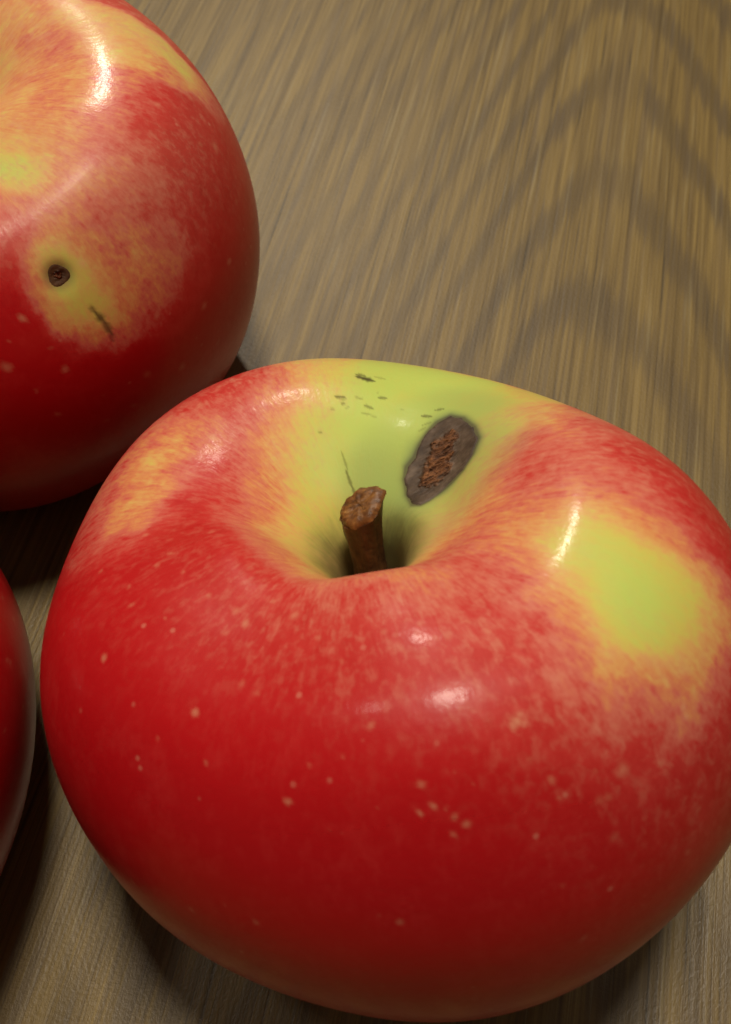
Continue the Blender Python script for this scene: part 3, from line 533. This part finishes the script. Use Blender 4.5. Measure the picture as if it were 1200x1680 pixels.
def surface_patch(name, G, Vd, N, scale, root, outline, mat, height, seed, pit=0.0, crust_c=None, jag=.10, label=None):
    """a crusted patch that follows the skin inside an outline given on it"""
    O = np.array(outline, float)
    c = O.mean(0)
    _, _, vt = np.linalg.svd(O - c)
    e1, e2, nn = vt
    near = (np.linalg.norm(G - c, axis=-1) < np.linalg.norm(O - c, axis=1).max() * 1.35) & ((N @ (nn if (N.reshape(-1, 3)[np.linalg.norm(G - c, axis=-1).argmin()] @ nn) > 0 else -nn)) > .1)
    ii = np.where(near.any(1))[0]
    jj = np.where(near.any(0))[0]
    nu, nv = near.shape
    if len(ii) > nu / 2:
        return None
    if ii[0] == 0 and ii[-1] == nu - 1:
        gap = np.where(np.diff(ii) > 1)[0][0]
        ii = np.r_[ii[gap + 1:] - nu, ii[:gap + 1]]
    up_ = 3
    fi = np.linspace(ii[0], ii[-1], (len(ii) - 1) * up_ + 1)
    fj = np.linspace(jj[0], jj[-1], (len(jj) - 1) * up_ + 1)
    def samp(A):
        i0 = np.floor(fi).astype(int); a = (fi - i0)[:, None, None]
        j0 = np.minimum(np.floor(fj).astype(int), nv - 2); b_ = (fj - j0)[None, :, None]
        r0 = A[i0 % nu]; r1 = A[(i0 + 1) % nu]
        f = lambda r: r[:, j0] * (1 - b_) + r[:, j0 + 1] * b_
        return f(r0) * (1 - a) + f(r1) * a
    g, v, n = samp(G), samp(Vd), samp(N)
    q = np.stack([(g - c) @ e1, (g - c) @ e2], -1).reshape(-1, 2)
    pl = np.stack([(O - c) @ e1, (O - c) @ e2], -1)
    rng = np.random.default_rng(seed)
    jit = sum(np.sin(q @ rng.normal(size=2) * f + rng.random() * 6.28) / f for f in (60, 90, 140, 220, 300)) * jag
    sd = poly_sd(q, pl) + jit
    far = np.linalg.norm(g - c, axis=-1).ravel() > np.linalg.norm(O - c, axis=1).max() * 1.3
    sd = np.where(far, -1, sd)
    prof = smoothstep(sd, -.004, .012)
    crust = np.zeros(len(q))
    if crust_c is not None:
        for (cx, cy, rx, ry) in crust_c:
            crust = np.maximum(crust, np.clip(1.15 - ((q[:, 0] - cx) / rx) ** 2 - ((q[:, 1] - cy) / ry) ** 2, 0, 1))
    rough = sum(np.sin(q @ rng.normal(size=2) * f + rng.random() * 6.28) * np.sin(q @ rng.normal(size=2) * f + rng.random() * 6.28) for f in (120, 200, 320)) / 3
    h = -.004 + (.004 + height) * prof - pit * smoothstep(sd, .01, .05) + rough * (.0012 + .006 * crust) * prof
    h = np.maximum(h, .0012 * prof - .004 * (1 - prof))
    V = v.reshape(-1, 3) + n.reshape(-1, 3) * h[:, None]
    a_, b_ = g.shape[:2]
    i = np.arange(a_ - 1)[:, None]; j = np.arange(b_ - 1)[None, :]
    F = np.stack([i * b_ + j, i * b_ + j + 1, (i + 1) * b_ + j + 1, (i + 1) * b_ + j], -1).reshape(-1, 4)
    keep = (sd[F] > -.004).any(1)
    F = F[keep]
    used, inv = np.unique(F, return_inverse=True)
    o = fast_mesh(name, V[used] * scale, inv.reshape(-1, 4), mat, root,
                  dict(crust=crust[used], rim=1 - smoothstep(sd[used], .0, .016)))
    if label:
        o['label'] = label
    return o

PM = [0.0001, -0.0006, 0.9867, 0.9013, 0.317, -0.1761, 0.0085, -3.131, 0.0562, -0.6356, 0.0163, -0.1549, 1.1803, 0.1096]
PM_FORM = [(.30,.75,-.090,.139,.068),(-1.45,.95,-.088,.29,.15),(-2.7,.55,-.080,.28,.15),(-1.5,.9,.004,.58,.16),(2.5,.4,.026,.45,.2),(1.9,.45,-.045,.75,.25)]
PB = [-0.0581, 0.0683, 1.0165, 1.005, -0.0982, -0.0382, 0.0432, -3.4324, 0.0099, -0.96, 0.0305, -1.8714, 1.2, 0.0]
PB_FORM = [(-.35,1.1,-.1346,.161,.18),(-.35,1.0,.02,.6,.16)]
PL = [-0.0819, -0.0145, 1.0, 0.9293, -0.0319, 0.1028, 0.0131, 0.9826, -0.0285, -0.4133, -0.0426, -0.1539, 1.2, 0.0]

# stems
def make_stem(root, scale, base, top, r0, r1, cutn, seed):
    rng = np.random.default_rng(seed)
    base, top = np.array(base, float), np.array(top, float)
    ax = top - base
    L = np.linalg.norm(ax); ax /= L
    e1 = np.cross(ax, (0, 1, 0)); e1 /= np.linalg.norm(e1)
    e2 = np.cross(ax, e1)
    n, rings = 40, 26
    cutn = np.array(cutn, float); cutn /= np.linalg.norm(cutn)
    V = []
    for k in range(rings):
        t = k / (rings - 1)
        r = r0 + (r1 - r0) * float(smoothstep(np.array(t), .55, .95)) + .012 * math.exp(-(t / .35) ** 2)
        for q in range(n):
            a = 2 * math.pi * q / n
            w = 1 + .05 * math.sin(3 * a + 1 + t * 2) + .04 * math.sin(5 * a - t * 5 + 2) + .03 * math.sin(9 * a + t * 9) + .02 * rng.normal()
            dirv = math.cos(a) * e1 + math.sin(a) * e2
            p = base + ax * (L * t) + e1 * (.016 * math.sin(math.pi * t)) + dirv * r * w
            # slanted cut: slide the upper rings along the axis onto the cut plane
            sh = -((p - top) @ cutn) / (ax @ cutn)
            p = p + ax * sh * smoothstep(np.array(t), .55, 1.0)
            V.append(p)
    F = []
    for k in range(rings - 1):
        for q in range(n):
            a, b_ = k * n + q, k * n + (q + 1) % n
            F.append((a, b_, b_ + n, a + n))
    V = np.array(V)
    stem = new_mesh('stem', V * scale, F, stem_material(), root)
    # cut face: rounded rim, slightly dished and rough
    C = [V[-n:][q] for q in range(n)]
    cc = np.mean(C, 0)
    W, FF = [], []
    radii = (1.0, .98, .90, .76, .54, .30, .12)
    for ir, f in enumerate(radii):
        for q in range(n):
            p = cc + (C[q] - cc) * f
            hgt = (0, .007, .015, .019, .020, .020, .020)[ir] + (.0035 * rng.normal() if ir > 1 else 0)
            W.append(p + cutn * hgt)
    for ir in range(len(radii) - 1):
        for q in range(n):
            a, b_ = ir * n + q, ir * n + (q + 1) % n
            FF.append((a, b_, b_ + n, a + n))
    W.append(cc + cutn * .018); ci = len(W) - 1
    for q in range(n):
        FF.append(((len(radii) - 1) * n + q, (len(radii) - 1) * n + (q + 1) % n, ci))
    cf = new_mesh('cut_face', np.array(W) * scale, FF, stem_material(True), stem)
    return stem

scar_mat = scar_material()
# front apple
rt, G, Vd, N, sc = make_apple(PM, 'large squat red apple in front with short stem, green shoulder and long brown scar', 3, 960, 500,
                              M_BLUSH, M_MOTTLE, M_SPOTS, M_SPECKS, M_GREY, .97, form=PM_FORM, halo=M_SCAR, pits=[M_PIT + [.10, .030]])
surface_patch('scar', G, Vd, N, sc, rt, M_SCAR, scar_mat, .0025, 4,
              crust_c=[(-.01, 0.0, .10, .055), (.05, .01, .07, .045), (-.06, -.01, .06, .04)], label='grey-brown corky scar with orange crust in its middle')
stem = make_stem(rt, sc, (0.020, .0, .12), (.016, .042, .518), .044, .063, (-.36, -.10, .90), 2)
# a dry flake at the foot of the stem
fl = [(-.03, -.056, .330), (.02, -.064, .318), (.045, -.050, .330), (.018, -.060, .352), (-.006, -.056, .340)]
fl = [(.010 + (q[0] - .01) * .6, q[1], .338 + (q[2] - .338) * .8) for q in fl]
fv = [Vector(q) * sc for q in fl] + [(Vector(q) + Vector((0, .007, 0))) * sc for q in fl]
new_mesh('dry_flake', fv, [(0, 1, 2, 3, 4), (9, 8, 7, 6, 5)] + [(i, i + 5, (i + 1) % 5 + 5, (i + 1) % 5) for i in range(5)], stem_material(True), rt, smooth=False)

# apple behind
rb, G, Vd, N, sc = make_apple(PB, 'red apple behind with yellow-orange patch and small dark hole, cut by the frame', 8, 640, 330,
                              B_BLUSH, B_MOTTLE, B_SPOTS, B_SPECKS, None, .97, sigma=.030, pits=[B_HOLE[:3] + [B_HOLE[3] * 1.0, .018]], lump=.004, form=PB_FORM, lobe=(.0064, 1.68), coat=.26, coat_rough=.17, pale=.17, wax=(.20, .27), dull=.88)
hx = np.array(B_HOLE[:3]); hr = B_HOLE[3]
iN = N.reshape(-1, 3)[np.linalg.norm(G.reshape(-1, 3) - hx, axis=1).argmin()]
t1 = np.cross(iN, (0, 0, 1)); t1 /= np.linalg.norm(t1); t2 = np.cross(iN, t1)
ring = [hx + hr * (math.cos(a) * t1 + math.sin(a) * t2) * (1 + .08 * math.sin(3 * a)) for a in np.linspace(0, 2 * math.pi, 20, endpoint=False)]
surface_patch('insect_hole', G, Vd, N, sc, rb, ring, scar_material('hole_rim', (1.0, .62, .32)), .003, 9, jag=.04, crust_c=[(0.004, 0, .020, .020)], label='small dark brown insect hole in the yellow patch')

# apple at the left edge
rl, G, Vd, N, sc = make_apple(PL, 'plain deep red apple at the left edge, touching the front apple', 15, 480, 240,
                              None, None, L_SPOTS, None, None, 1.0)
